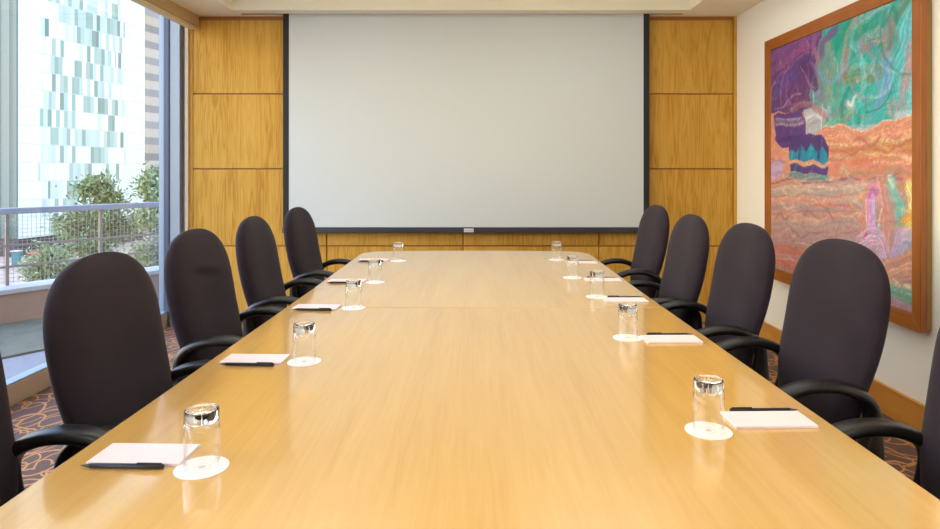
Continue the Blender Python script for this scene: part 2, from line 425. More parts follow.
# strokes of the abstract painting: kind, sRGB, width, opacity, points in canvas space
ART = [
 ('P', (236, 150, 112), 0.0, 1.0, [(-0.012, -0.251), (-0.012, 1.097), (1.029, 1.033), (1.029, -0.017)]),
 ('P', (92, 58, 112), 0.0, 1.0, [(-0.012, 0.4), (-0.012, 1.144), (0.47, 1.035), (0.5, 0.873), (0.485, 0.72), (0.344, 0.685), (0.204, 0.697), (-0.012, 0.697)]),
 ('P', (70, 178, 150), 0.0, 1.0, [(0.448, 0.882), (0.455, 1.039), (1.029, 1.033), (1.029, 0.601), (0.941, 0.617), (0.857, 0.61), (0.777, 0.585), (0.666, 0.588), (0.586, 0.615), (0.47, 0.635)]),
 ('P', (120, 160, 140), 0.0, 0.8, [(0.344, 0.751), (0.44, 0.963), (0.5, 0.974), (0.544, 0.828), (0.5, 0.648), (0.393, 0.681)]),
 ('S', (20, 160, 120), 0.16, 0.8, [(0.572, 0.937), (0.633, 0.969), (0.717, 0.994), (0.789, 1.005)]),
 ('S', (25, 165, 125), 0.14, 0.8, [(0.64, 0.894), (0.704, 0.911), (0.765, 0.92), (0.823, 0.888)]),
 ('S', (40, 185, 155), 0.2, 0.8, [(0.64, 0.755), (0.704, 0.775), (0.765, 0.774), (0.835, 0.717)]),
 ('S', (60, 195, 175), 0.22, 0.7, [(0.666, 0.628), (0.741, 0.651), (0.812, 0.672), (0.846, 0.716)]),
 ('S', (90, 200, 185), 0.16, 0.8, [(0.868, 0.746), (0.9, 0.807), (0.941, 0.865), (0.981, 0.92)]),
 ('S', (110, 205, 195), 0.16, 0.8, [(0.951, 0.671), (0.971, 0.764), (0.991, 0.855), (1.01, 0.945)]),
 ('S', (70, 190, 170), 0.18, 0.7, [(0.765, 0.607), (0.846, 0.642), (0.931, 0.647), (1.01, 0.652)]),
 ('S', (150, 190, 175), 0.1, 0.7, [(0.6, 0.82), (0.666, 0.955), (0.753, 0.993), (0.846, 1.005)]),
 ('S', (170, 185, 170), 0.06, 0.8, [(0.704, 0.875), (0.753, 0.916), (0.823, 0.922), (0.878, 0.89)]),
 ('S', (160, 150, 150), 0.06, 0.8, [(0.717, 0.866), (0.753, 0.888), (0.8, 0.892), (0.857, 0.888)]),
 ('S', (140, 120, 130), 0.05, 0.8, [(0.704, 0.861), (0.741, 0.876), (0.777, 0.876)]),
 ('S', (205, 150, 125), 0.05, 0.9, [(0.613, 0.743), (0.613, 0.855), (0.627, 0.941), (0.679, 0.988), (0.729, 1.012)]),
 ('S', (180, 120, 95), 0.05, 0.8, [(0.62, 0.787), (0.627, 0.86), (0.64, 0.916)]),
 ('S', (150, 135, 85), 0.11, 0.75, [(0.64, 0.799), (0.717, 0.795), (0.789, 0.777), (0.823, 0.779)]),
 ('S', (125, 140, 85), 0.05, 0.7, [(0.666, 0.773), (0.741, 0.77), (0.812, 0.761)]),
 ('S', (195, 140, 120), 0.05, 0.8, [(0.5, 0.834), (0.485, 0.751), (0.515, 0.67), (0.572, 0.635), (0.64, 0.63)]),
 ('S', (160, 165, 120), 0.05, 0.7, [(0.544, 0.858), (0.515, 0.755), (0.558, 0.674), (0.613, 0.647), (0.666, 0.657)]),
 ('S', (185, 130, 115), 0.04, 0.7, [(0.586, 0.837), (0.572, 0.741), (0.613, 0.677), (0.666, 0.701)]),
 ('S', (230, 235, 225), 0.05, 0.8, [(0.64, 0.696), (0.666, 0.672), (0.685, 0.699)]),
 ('S', (110, 150, 205), 0.07, 0.8, [(0.868, 0.813), (0.868, 0.746), (0.846, 0.695), (0.823, 0.664)]),
 ('S', (120, 160, 215), 0.05, 0.7, [(0.889, 0.829), (0.889, 0.77), (0.873, 0.719)]),
 ('S', (150, 140, 140), 0.08, 0.8, [(0.868, 0.839), (0.878, 0.897), (0.91, 0.943), (0.951, 0.978)]),
 ('S', (120, 125, 110), 0.05, 0.7, [(0.889, 0.855), (0.9, 0.906), (0.931, 0.945), (0.971, 0.98)]),
 ('S', (60, 160, 110), 0.05, 0.6, [(0.9, 0.939), (0.941, 0.968), (0.981, 0.984)]),
 ('S', (195, 150, 145), 0.05, 0.85, [(0.951, 0.696), (0.961, 0.765), (0.976, 0.833), (0.991, 0.855)]),
 ('S', (205, 140, 135), 0.04, 0.85, [(0.971, 0.707), (0.976, 0.763), (0.991, 0.818)]),
 ('S', (175, 150, 165), 0.05, 0.8, [(0.889, 0.638), (0.91, 0.675), (0.931, 0.634), (0.951, 0.677), (0.966, 0.631)]),
 ('S', (200, 165, 170), 0.03, 0.8, [(0.868, 0.68), (0.889, 0.638), (0.931, 0.621)]),
 ('S', (150, 215, 205), 0.08, 0.6, [(0.991, 0.619), (1.0, 0.697), (1.01, 0.758)]),
 ('XS', (0, 0, 0), 0.0, 1.0, [(-0.012, 1.144), (-0.012, 1.097)]),
 ('S', (120, 72, 140), 0.12, 0.8, [(0.029, 0.96), (0.167, 0.981), (0.293, 0.991), (0.416, 0.991)]),
 ('S', (140, 85, 140), 0.06, 0.8, [(0.019, 0.897), (0.148, 0.931), (0.293, 0.958), (0.393, 0.956)]),
 ('S', (160, 100, 150), 0.03, 0.8, [(0.029, 0.85), (0.167, 0.902), (0.31, 0.93), (0.401, 0.922), (0.424, 0.878)]),
 ('S', (75, 55, 125), 0.16, 0.7, [(0.07, 0.799), (0.167, 0.849), (0.258, 0.888), (0.344, 0.883)]),
 ('S', (90, 70, 150), 0.1, 0.8, [(0.05, 0.784), (0.129, 0.828), (0.204, 0.862)]),
 ('S', (70, 75, 165), 0.05, 0.8, [(0.06, 0.837), (0.11, 0.866), (0.167, 0.849)]),
 ('S', (130, 85, 150), 0.05, 0.8, [(0.293, 0.882), (0.377, 0.877), (0.409, 0.832), (0.393, 0.778)]),
 ('S', (70, 40, 95), 0.09, 0.9, [(0.284, 0.884), (0.344, 0.866), (0.385, 0.819), (0.393, 0.778)]),
 ('S', (175, 120, 160), 0.02, 0.9, [(0.276, 0.885), (0.31, 0.838), (0.36, 0.79), (0.393, 0.77)]),
 ('S', (85, 50, 105), 0.1, 0.8, [(0.04, 0.748), (0.129, 0.757), (0.222, 0.79)]),
 ('S', (165, 150, 190), 0.02, 0.9, [(0.029, 0.731), (0.11, 0.723), (0.204, 0.758), (0.276, 0.767)]),
 ('S', (160, 80, 140), 0.04, 0.6, [(0.167, 0.946), (0.276, 0.952), (0.377, 0.951)]),
 ('S', (205, 140, 120), 0.02, 0.7, [(0.09, 0.923), (0.1, 0.939)]),
 ('S', (110, 60, 130), 0.07, 0.8, [(0.455, 0.889), (0.47, 0.941), (0.5, 0.966), (0.558, 0.985)]),
 ('XP', (0, 0, 0), 0.0, 1.0, [(-0.012, 1.144), (-0.012, 1.097)]),
 ('P', (185, 190, 185), 0.0, 0.95, [(0.31, 0.596), (0.31, 0.696), (0.393, 0.713), (0.5, 0.672), (0.47, 0.611), (0.393, 0.584)]),
 ('S', (150, 110, 120), 0.05, 0.8, [(0.204, 0.706), (0.293, 0.723), (0.393, 0.705), (0.47, 0.651)]),
 ('S', (225, 220, 205), 0.03, 0.9, [(0.327, 0.662), (0.393, 0.673), (0.455, 0.644)]),
 ('S', (200, 140, 125), 0.04, 0.7, [(0.393, 0.697), (0.455, 0.668), (0.5, 0.641)]),
 ('S', (95, 195, 150), 0.05, 0.8, [(0.47, 0.619), (0.529, 0.631), (0.586, 0.634)]),
 ('S', (240, 245, 240), 0.012, 1.0, [(0.455, 0.699), (0.455, 0.644), (0.455, 0.581)]),
 ('P', (232, 140, 105), 0.0, 1.0, [(0.455, 0.604), (0.586, 0.619), (0.666, 0.588), (0.777, 0.585), (0.857, 0.61), (0.951, 0.616), (1.029, 0.604), (1.029, 0.416), (0.455, 0.399)]),
 ('S', (250, 225, 205), 0.014, 0.9, [(0.47, 0.611), (0.572, 0.616), (0.666, 0.588), (0.777, 0.585), (0.857, 0.61), (0.951, 0.616), (1.02, 0.605)]),
 ('S', (240, 160, 120), 0.08, 0.8, [(0.485, 0.579), (0.586, 0.589), (0.704, 0.554), (0.823, 0.576), (1.01, 0.584)]),
 ('S', (200, 120, 75), 0.05, 0.7, [(0.529, 0.531), (0.666, 0.519), (0.789, 0.529), (1.01, 0.509)]),
 ('S', (225, 170, 120), 0.04, 0.8, [(0.5, 0.501), (0.653, 0.49), (0.765, 0.509), (0.9, 0.486), (1.02, 0.49)]),
 ('S', (195, 105, 60), 0.05, 0.7, [(0.846, 0.547), (0.931, 0.531), (1.01, 0.54)]),
 ('S', (238, 190, 140), 0.035, 0.8, [(0.515, 0.547), (0.633, 0.535), (0.765, 0.558), (0.878, 0.526)]),
 ('S', (215, 150, 150), 0.04, 0.7, [(0.529, 0.47), (0.666, 0.454), (0.846, 0.467), (1.01, 0.453)]),
 ('S', (200, 150, 110), 0.04, 0.8, [(0.6, 0.439), (0.765, 0.433), (0.9, 0.447), (1.02, 0.428)]),
 ('S', (230, 120, 80), 0.05, 0.7, [(0.666, 0.476), (0.846, 0.487), (1.01, 0.471)]),
 ('XH', (0, 0, 0), 0.0, 1.0, [(-0.012, 1.144), (-0.012, 1.097)]),
 ('P', (235, 150, 115), 0.0, 1.0, [(-0.012, 0.716), (0.319, 0.687), (0.319, 0.397), (-0.012, 0.391)]),
 ('P', (82, 58, 128), 0.0, 1.0, [(0.029, 0.703), (0.293, 0.694), (0.319, 0.662), (0.31, 0.551), (0.258, 0.536), (0.11, 0.545), (0.04, 0.584)]),
 ('S', (120, 105, 135), 0.05, 0.9, [(0.04, 0.666), (0.148, 0.662), (0.302, 0.66)]),
 ('S', (195, 190, 195), 0.02, 0.8, [(0.05, 0.651), (0.167, 0.648), (0.302, 0.647)]),
 ('S', (160, 150, 170), 0.02, 0.8, [(0.05, 0.679), (0.186, 0.668), (0.293, 0.669)]),
 ('S', (60, 40, 110), 0.05, 0.8, [(0.07, 0.582), (0.186, 0.586), (0.276, 0.59)]),
 ('P', (185, 160, 200), 0.0, 1.0, [(-0.002, 0.484), (0.11, 0.491), (0.119, 0.42), (-0.002, 0.409)]),
 ('S', (130, 110, 160), 0.02, 0.9, [(-0.002, 0.479), (0.07, 0.487), (0.119, 0.478)]),
 ('P', (70, 55, 120), 0.0, 1.0, [(0.176, 0.49), (0.176, 0.56), (0.222, 0.588), (0.344, 0.595), (0.455, 0.581), (0.5, 0.54), (0.5, 0.485)]),
 ('P', (30, 150, 190), 0.0, 0.9, [(0.176, 0.49), (0.186, 0.534), (0.24, 0.523), (0.276, 0.556), (0.327, 0.521), (0.377, 0.56), (0.409, 0.519), (0.455, 0.541), (0.493, 0.509), (0.5, 0.485)]),
 ('S', (30, 165, 200), 0.04, 0.9, [(0.344, 0.496), (0.377, 0.536), (0.393, 0.495)]),
 ('S', (40, 175, 190), 0.03, 0.9, [(0.195, 0.499), (0.213, 0.524)]),
 ('S', (75, 50, 115), 0.04, 0.9, [(0.267, 0.497), (0.276, 0.573)]),
 ('S', (60, 45, 110), 0.04, 0.9, [(0.424, 0.502), (0.432, 0.566)]),
 ('S', (225, 165, 120), 0.028, 1.0, [(0.167, 0.482), (0.344, 0.475), (0.508, 0.481)]),
 ('P', (75, 60, 130), 0.0, 1.0, [(0.176, 0.468), (0.5, 0.47), (0.493, 0.435), (0.186, 0.433)]),
 ('S', (40, 150, 180), 0.03, 0.8, [(0.222, 0.438), (0.24, 0.464)]),
 ('S', (110, 80, 150), 0.03, 0.8, [(0.36, 0.438), (0.377, 0.463)]),
 ('P', (70, 165, 150), 0.0, 0.95, [(0.176, 0.429), (0.5, 0.435), (0.508, 0.408), (0.344, 0.401), (0.176, 0.403)]),
 ('S', (60, 80, 100), 0.012, 0.8, [(0.204, 0.403), (0.293, 0.421), (0.393, 0.406), (0.5, 0.419)]),
 ('S', (85, 80, 130), 0.02, 0.85, [(-0.002, 0.391), (0.186, 0.403), (0.344, 0.389), (0.529, 0.408), (0.64, 0.417)]),
 ('S', (120, 90, 140), 0.02, 0.8, [(0.64, 0.425), (0.741, 0.408), (0.846, 0.426), (0.951, 0.415)]),
 ('S', (230, 190, 130), 0.04, 0.8, [(0.572, 0.424), (0.613, 0.454), (0.64, 0.425)]),
 ('P', (206, 150, 132), 0.0, 1.0, [(-0.012, 0.381), (0.344, 0.385), (0.64, 0.41), (0.846, 0.413), (1.029, 0.409), (1.029, -0.017), (-0.012, -0.251)]),
 ('S', (190, 165, 150), 0.07, 0.8, [(-0.002, 0.345), (0.204, 0.36), (0.393, 0.35), (0.572, 0.379), (0.741, 0.376)]),
 ('S', (232, 160, 130), 0.06, 0.8, [(-0.002, 0.308), (0.186, 0.325), (0.393, 0.317), (0.6, 0.342), (0.753, 0.342)]),
 ('S', (175, 140, 150), 0.05, 0.8, [(-0.002, 0.271), (0.204, 0.291), (0.393, 0.285), (0.586, 0.312), (0.741, 0.306)]),
 ('S', (225, 150, 120), 0.06, 0.8, [(-0.002, 0.233), (0.204, 0.256), (0.416, 0.254), (0.6, 0.282), (0.741, 0.278)]),
 ('S', (180, 160, 160), 0.06, 0.8, [(-0.002, 0.196), (0.204, 0.217), (0.393, 0.22), (0.6, 0.253), (0.729, 0.248)]),
 ('S', (205, 140, 130), 0.05, 0.8, [(-0.002, 0.159), (0.204, 0.179), (0.416, 0.19), (0.586, 0.221), (0.729, 0.22)]),
 ('S', (190, 150, 165), 0.05, 0.8, [(-0.002, 0.122), (0.204, 0.144), (0.393, 0.164), (0.6, 0.185), (0.717, 0.183)]),
 ('S', (236, 125, 100), 0.09, 0.9, [(-0.002, 0.076), (0.148, 0.094), (0.293, 0.103), (0.455, 0.107)]),
 ('S', (240, 110, 85), 0.07, 0.8, [(-0.002, 0.03), (0.148, 0.041), (0.293, 0.044), (0.529, 0.04)]),
 ('S', (215, 150, 150), 0.05, 0.8, [(-0.002, 0.048), (0.204, 0.07), (0.393, 0.075)]),
 ('S', (245, 150, 110), 0.06, 0.8, [(0.204, 0.049), (0.416, 0.046), (0.6, 0.029)]),
 ('S', (228, 120, 95), 0.03, 0.8, [(0.393, 0.301), (0.529, 0.316), (0.666, 0.316)]),
 ('S', (150, 175, 165), 0.025, 0.7, [(0.47, 0.313), (0.478, 0.274)]),
 ('S', (200, 200, 160), 0.012, 0.8, [(0.222, 0.292), (0.249, 0.251), (0.24, 0.208)]),
 ('S', (165, 100, 80), 0.015, 0.7, [(-0.002, 0.326), (0.204, 0.338), (0.529, 0.347), (0.729, 0.362)]),
 ('S', (150, 110, 120), 0.015, 0.7, [(-0.002, 0.252), (0.293, 0.275), (0.565, 0.291), (0.729, 0.294)]),
 ('S', (240, 190, 160), 0.03, 0.7, [(-0.002, 0.363), (0.293, 0.375), (0.666, 0.388), (0.846, 0.399)]),
 ('S', (200, 140, 80), 0.04, 0.7, [(0.789, 0.391), (0.9, 0.401), (1.01, 0.39)]),
 ('XL', (0, 0, 0), 0.0, 1.0, [(-0.012, 1.144), (-0.012, 1.097)]),
 ('S', (222, 140, 115), 0.06, 0.9, [(0.729, 0.227), (0.741, 0.299), (0.753, 0.363), (0.8, 0.392)]),
 ('S', (198, 140, 205), 0.07, 0.95, [(0.783, 0.225), (0.777, 0.294), (0.783, 0.35), (0.8, 0.381)]),
 ('S', (180, 160, 215), 0.05, 0.9, [(0.8, 0.234), (0.8, 0.296), (0.8, 0.344)]),
 ('S', (190, 90, 190), 0.04, 0.8, [(0.777, 0.356), (0.8, 0.378), (0.818, 0.358)]),
 ('S', (240, 235, 235), 0.014, 0.95, [(0.765, 0.224), (0.753, 0.286), (0.753, 0.342)]),
 ('S', (222, 145, 125), 0.08, 0.95, [(0.857, 0.179), (0.862, 0.246), (0.857, 0.319), (0.84, 0.379), (0.829, 0.406)]),
 ('S', (235, 170, 190), 0.03, 0.8, [(0.846, 0.326), (0.835, 0.372), (0.823, 0.399)]),
 ('S', (240, 240, 235), 0.014, 0.95, [(0.823, 0.222), (0.835, 0.278), (0.846, 0.312)]),
 ('S', (110, 205, 195), 0.03, 0.95, [(0.829, 0.209), (0.835, 0.251)]),
 ('S', (128, 205, 180), 0.09, 0.95, [(0.894, 0.407), (0.91, 0.375), (0.931, 0.337), (0.931, 0.291)]),
 ('S', (225, 225, 190), 0.04, 0.9, [(0.884, 0.42), (0.905, 0.401)]),
 ('S', (110, 190, 160), 0.05, 0.8, [(0.936, 0.35), (0.91, 0.309), (0.941, 0.279)]),
 ('S', (235, 210, 120), 0.1, 0.95, [(0.966, 0.249), (0.991, 0.308), (1.005, 0.359), (0.996, 0.384)]),
 ('S', (245, 160, 60), 0.07, 0.95, [(0.941, 0.279), (0.971, 0.301), (0.996, 0.308)]),
 ('S', (230, 190, 90), 0.05, 0.9, [(0.961, 0.268), (1.0, 0.284)]),
 ('S', (205, 215, 150), 0.05, 0.9, [(0.981, 0.225), (1.01, 0.253)]),
 ('S', (178, 160, 210), 0.12, 0.95, [(0.91, 0.159), (0.926, 0.2), (0.941, 0.241), (0.961, 0.236)]),
 ('S', (150, 170, 200), 0.05, 0.8, [(0.931, 0.188), (0.961, 0.211), (0.986, 0.201)]),
 ('S', (190, 160, 200), 0.14, 0.95, [(0.729, 0.178), (0.777, 0.204), (0.823, 0.202), (0.835, 0.169)]),
 ('S', (200, 60, 110), 0.03, 0.9, [(0.741, 0.207), (0.753, 0.223)]),
 ('S', (230, 230, 235), 0.012, 0.9, [(0.717, 0.198), (0.777, 0.218), (0.846, 0.225)]),
 ('S', (120, 150, 110), 0.02, 0.8, [(0.846, 0.137), (0.91, 0.153), (0.971, 0.18)]),
 ('S', (238, 165, 125), 0.14, 0.9, [(0.857, 0.092), (0.921, 0.122), (0.981, 0.143), (1.015, 0.154)]),
 ('S', (225, 140, 105), 0.05, 0.8, [(0.878, 0.135), (0.941, 0.15), (1.01, 0.179)]),
 ('S', (235, 205, 130), 0.03, 0.9, [(0.9, 0.079), (0.961, 0.077), (1.015, 0.073)]),
 ('S', (240, 230, 215), 0.015, 0.8, [(0.91, 0.094), (0.961, 0.083), (1.01, 0.085)]),
 ('S', (110, 195, 150), 0.09, 0.95, [(0.9, 0.046), (0.961, 0.038), (1.015, 0.036)]),
 ('S', (140, 205, 170), 0.05, 0.9, [(0.91, 0.068), (0.971, 0.059), (1.015, 0.055)]),
 ('S', (190, 150, 190), 0.05, 0.9, [(0.846, 0.043), (0.931, 0.013), (1.015, 0.005)]),
 ('S', (235, 120, 90), 0.08, 0.8, [(0.6, 0.073), (0.729, 0.058), (0.846, 0.057)]),
 ('S', (225, 150, 140), 0.08, 0.8, [(0.6, -0.001), (0.789, -0.022), (0.9, -0.019)]),
]

# ------------------------------------------------------------------ dimensions (metres; camera stands at x=0,y=0, z=1.32)
XR, XL, YB, YF, ZC = 2.23, -2.59, 5.45, -3.2, 2.63
TRAY = (-1.99, 1.76, -2.4, 5.24); ZT = 2.84
TT = .744

# ------------------------------------------------------------------ room shell
def struct(name, b, mat, label=None, **k):
    return tag(boxo(name, b, mat, **k), label, kind='structure')

struct('floor', (XL - .02, XR + .2, YF - .2, YB + .2, -.2, 0), M['carpet'])
struct('wall_right', (XR, XR + .2, YF - .2, YB + .2, 0, 3.0), M['plaster'])
struct('wall_front', (XL - .1, XR, YF - .2, YF, 0, 3.0), M['plaster'])
# panelled wall behind the screen
wb = struct('wall_back', (-2.4, XR, YB + .012, YB + .2, 0, 3.0), M['wood_joint'])
xs = [-2.407, -1.262, -.102, 1.055, XR - .03]
zs = [.02, .673, 1.3285, 1.967, 2.6]
for i in range(4):
    for j in range(4):
        g = .0055
        p = boxo('wood_panel', (xs[i] + g, xs[i + 1] - g, YB - .002, YB + .011, zs[j] + g, zs[j + 1] - g), M['wall_wood'], wb, bevel=.003)
boxo('edge_strip', (XR - .028, XR - .001, YB - .004, YB + .011, 0, ZC), M['wall_wood'], wb)
boxo('edge_strip', (-2.4295, -2.402, YB - .008, YB + .02, 0, ZC), M['wall_wood'], wb)
# baseboard along the right wall
bm = bmesh.new()
box(bm, XR - .018, XR, YF, YB - .004, 0, .138)
box(bm, XR - .022, XR, YF, YB - .004, .140, .157)
tag(obj('baseboard_right', bm, M['base_wood'], bevel=.002), kind='structure')

# ceiling: lowered band round a recessed tray, with a slot for the screen
bm = bmesh.new()
x0, x1, y0, y1 = TRAY
SL = (-1.97, 1.75, 5.362, 5.402)
box(bm, XL - .15, x0, YF, YB + .1, ZC, ZT + .02) if False else None
px = -2.40                                           # the band stops at the window pelmet
box(bm, px, x0, YF, YB + .1, ZC, ZT + .05)
box(bm, x1, XR, YF, YB + .1, ZC, ZT + .05)
box(bm, x0, x1, YF, y0, ZC, ZT + .05)
box(bm, x0, x1, y1, SL[2], ZC, ZT + .05)
box(bm, x0, x1, SL[3], YB + .1, ZC, ZT + .05)
box(bm, x0, SL[0], SL[2], SL[3], ZC, ZT + .05)
box(bm, SL[1], x1, SL[2], SL[3], ZC, ZT + .05)
box(bm, XL - .15, XR + .1, YF - .1, YB + .15, ZT + .0501, ZT + .15)
# tray top
box(bm, x0, x1, y0, y1, ZT, ZT + .05)
ceil_ = tag(obj('ceiling', bm, M['ceiling']), kind='structure')
for a, b in ((SL[0] + .002, -1.62), (1.473, SL[1] - .002)):
    boxo('slot_shade_strip', (a, b, SL[2] + .001, SL[3] - .001, ZC + .003, ZC + .02), M['slot'], ceil_)  # dark strips standing in for the shade inside the slot
# storeys above, added unseen; height chosen to keep sun off balcony and trees
struct('roof', (XL - .2, XR + .4, YF - .4, YB + .5, 3.02, 22), M['parapet'])

# pelmet over the window
bm = bmesh.new(); box(bm, -2.405, -2.352, YF, YB, 2.537, ZC + .1)
pel = tag(obj('trim_1', bm, M['pelmet']), kind='structure')
boxo('bead', (-2.425, -2.362, YF, YB, 2.512, 2.5365), M['pelmet_bead'], pel, bevel=.004)
# upright trim between window jamb and panelling
bm = bmesh.new()
box(bm, -2.46, -2.43, YB - .03, YB + .1, 0, 2.8)
tag(obj('trim_2', bm, M['trim_beige'], bevel=.003), kind='structure')

# window wall: one long glazed bay
win = tag(empty('window_1', (XL, 2.0, 0)), kind='structure')
def wpart(name, b, mat, **k):
    x0, x1, y0, y1, z0, z1 = b
    return boxo(name, (x0 - XL, x1 - XL, y0 - 2, y1 - 2, z0, z1), mat, win, **k)
wpart('bottom_rail', (XL - .06, XL, YF, YB - .06, 0, .118), M['rail_beige'], bevel=.003)
wpart('bottom_track', (XL - .075, XL - .004, YF, YB - .06, .1185, .128), M['alu'], bevel=.002)
wpart('top_rail', (XL - .07, XL, YF, YB - .06, 2.78, 2.88), M['alu'])
wpart('jamb', (-2.575, -2.489, YB - .055, YB + .1, 0, 2.88), M['alu'], bevel=.003)
wpart('jamb', (-2.622, -2.576, YB - .065, YB + .1, 0, 2.88), M['alu_dark'], bevel=.003)
wpart('gasket', (-2.4885, -2.461, YB - .005, YB + .1, 0, 2.8), M['window_gasket'])
for y in (.9, -1.6):
    wpart('mullion', (XL - .06, XL - .005, y - .03, y + .03, .128, 2.78), M['alu'], bevel=.003)
for a, b in ((.93, YB - .065), (-1.57, .87), (YF, -1.63)):
    wpart('pane', (XL - .020, XL - .014, a, b, .128, 2.78), M['pane'])
struct('wall_left', (XL - .15, XL - .02, YB + .1, YB + .6, -.2, 3.02), M['alu'])
# something solid over the window head up to the roof
struct('lintel', (XL - .16, XL - .0, YF - .3, YB + .1, 2.885, 3.02), M['plaster'])

# added fill panels in the recessed tray, out of view, to brighten the room
M['fill'] = emit('warm_fill_emitter', (1.0, .99, .93, 1), FILL)
n = 0
for y in (-1.3, .6, 2.5, 4.1):
    for x, side in ((-1.05, 'window'), (.85, 'painting')):
        t = tag(empty('fill_light_panel', (x, y, ZT)), 'added unseen fill light panel in the tray, %s side, %s' % (side, ('behind the camera', 'above the camera', 'over mid table', 'nearest the screen')[n // 2]),
                'fill light', 'added fill lights in the tray')
        n += 1
        bm = bmesh.new()
        for b in ((-.62, .62, -.32, -.29), (-.62, .62, .29, .32), (-.62, -.59, -.29, .29), (.59, .62, -.29, .29)):
            box(bm, *b, -.03, 0)
        obj('frame', bm, M['fill_frame'], t)
        boxo('diffuser', (-.588, .588, -.288, .288, -.02, -.012), M['fill'], t)

# ------------------------------------------------------------------ projection screen
scr = tag(empty('projection_screen', (-.0735, 5.38, .79)), 'large pale grey pull-down projection screen with black borders on the end wall', 'projection screen')
ox = -.0735
boxo('screen_fabric', (-1.564 - ox, 1.4165 - ox, -.0015, .0015, .045, 1.90), M['screen'], scr)
boxo('black_border', (-1.613 - ox, -1.5635 - ox, -.0016, .0016, .045, 1.90), M['screen_black'], scr)
boxo('black_border', (1.416 - ox, 1.466 - ox, -.0016, .0016, .045, 1.90), M['screen_black'], scr)
b = boxo('bottom_bar', (-1.617 - ox, 1.470 - ox, -.016, .016, .001, .05), M['bar'], scr, bevel=.006)
lb = boxo('silver_label', (-.093 - ox, -.012 - ox, -.0185, -.0155, .008, .040), M['label'], scr, bevel=.001)
bm = bmesh.new()
x = -.086 - ox
for w in (.010, .007, .009, .006, .010, .008):
    box(bm, x, x + w, -.0192, -.0186, .017, .022); x += w + .003
obj('label_print', bm, M['label_print'], lb)

# ------------------------------------------------------------------ painting on the right wall
PX = 2.165; Y0, Y1, Z0, Z1 = 3.108, 4.79, .527, 2.279; FW = .079
pic = tag(empty('framed_painting', (2.228, (Y0 + Y1) / 2, Z0)), 'large framed abstract desert painting in purple, green and coral on the white wall', 'painting')
py, pz = (Y0 + Y1) / 2, Z0
def frame_member(name, pts, mat):
    """mitred member: outer/inner plan points in (y,z), a sloping face toward the canvas"""
    bm = bmesh.new()
    (a, b, c, d) = pts                   # outer a,b ; inner c,d  (b next to c)
    front = PX - 2.228
    back = front + .034
    v = {}
    for k, (yy, zz), xf in (('a', a, front), ('b', b, front), ('c', c, front + .008), ('d', d, front + .008)):
        v[k] = bm.verts.new((xf, yy - py, zz - pz)); v[k + 'b'] = bm.verts.new((back, yy - py, zz - pz))
    # raised outer half
    bm.faces.new((v['a'], v['b'], v['c'], v['d'])); bm.faces.new((v['ab'], v['bb'], v['cb'], v['db']))
    for p, q in ('ab', 'bc', 'cd', 'da'):
        bm.faces.new((v[p], v[q], v[q + 'b'], v[p + 'b']))
    return obj(name, bm, mat, pic, bevel=.004)
oy0, oy1, oz0, oz1 = Y0, Y1, Z0, Z1
iy0, iy1, iz0, iz1 = Y0 + FW, Y1 - FW, Z0 + FW, Z1 - FW
frame_member('frame_rail', [(oy0, oz1), (oy1, oz1), (iy1, iz1), (iy0, iz1)], M['frame_wood'])
frame_member('frame_rail', [(oy0, oz0), (oy1, oz0), (iy1, iz0), (iy0, iz0)], M['frame_wood'])
frame_member('frame_stile', [(oy0, oz0), (oy0, oz1), (iy0, iz1), (iy0, iz0)], M['frame_wood_v'])
frame_member('frame_stile', [(oy1, oz0), (oy1, oz1), (iy1, iz1), (iy1, iz0)], M['frame_wood_v'])
bm = bmesh.new(); box(bm, -.028, -.001, Y0 + .012 - py, Y1 - .012 - py, Z0 + .012 - pz, Z1 - .012 - pz)
obj('gilt_backing', bm, M['frame_back'], pic)

def paint_tone(c):
    r, g, b = c
    if g > r and g > b: c = c * (.95, .97, 1.10)              # greens lean to teal
    elif r > g > b: c = c * (.93, 1.0, 1.10)                  # corals a little chalkier
    elif b > r > g: c = c + (12, 8, 10)                       # purples
    return c * .9 + c.mean() * .1 - 4

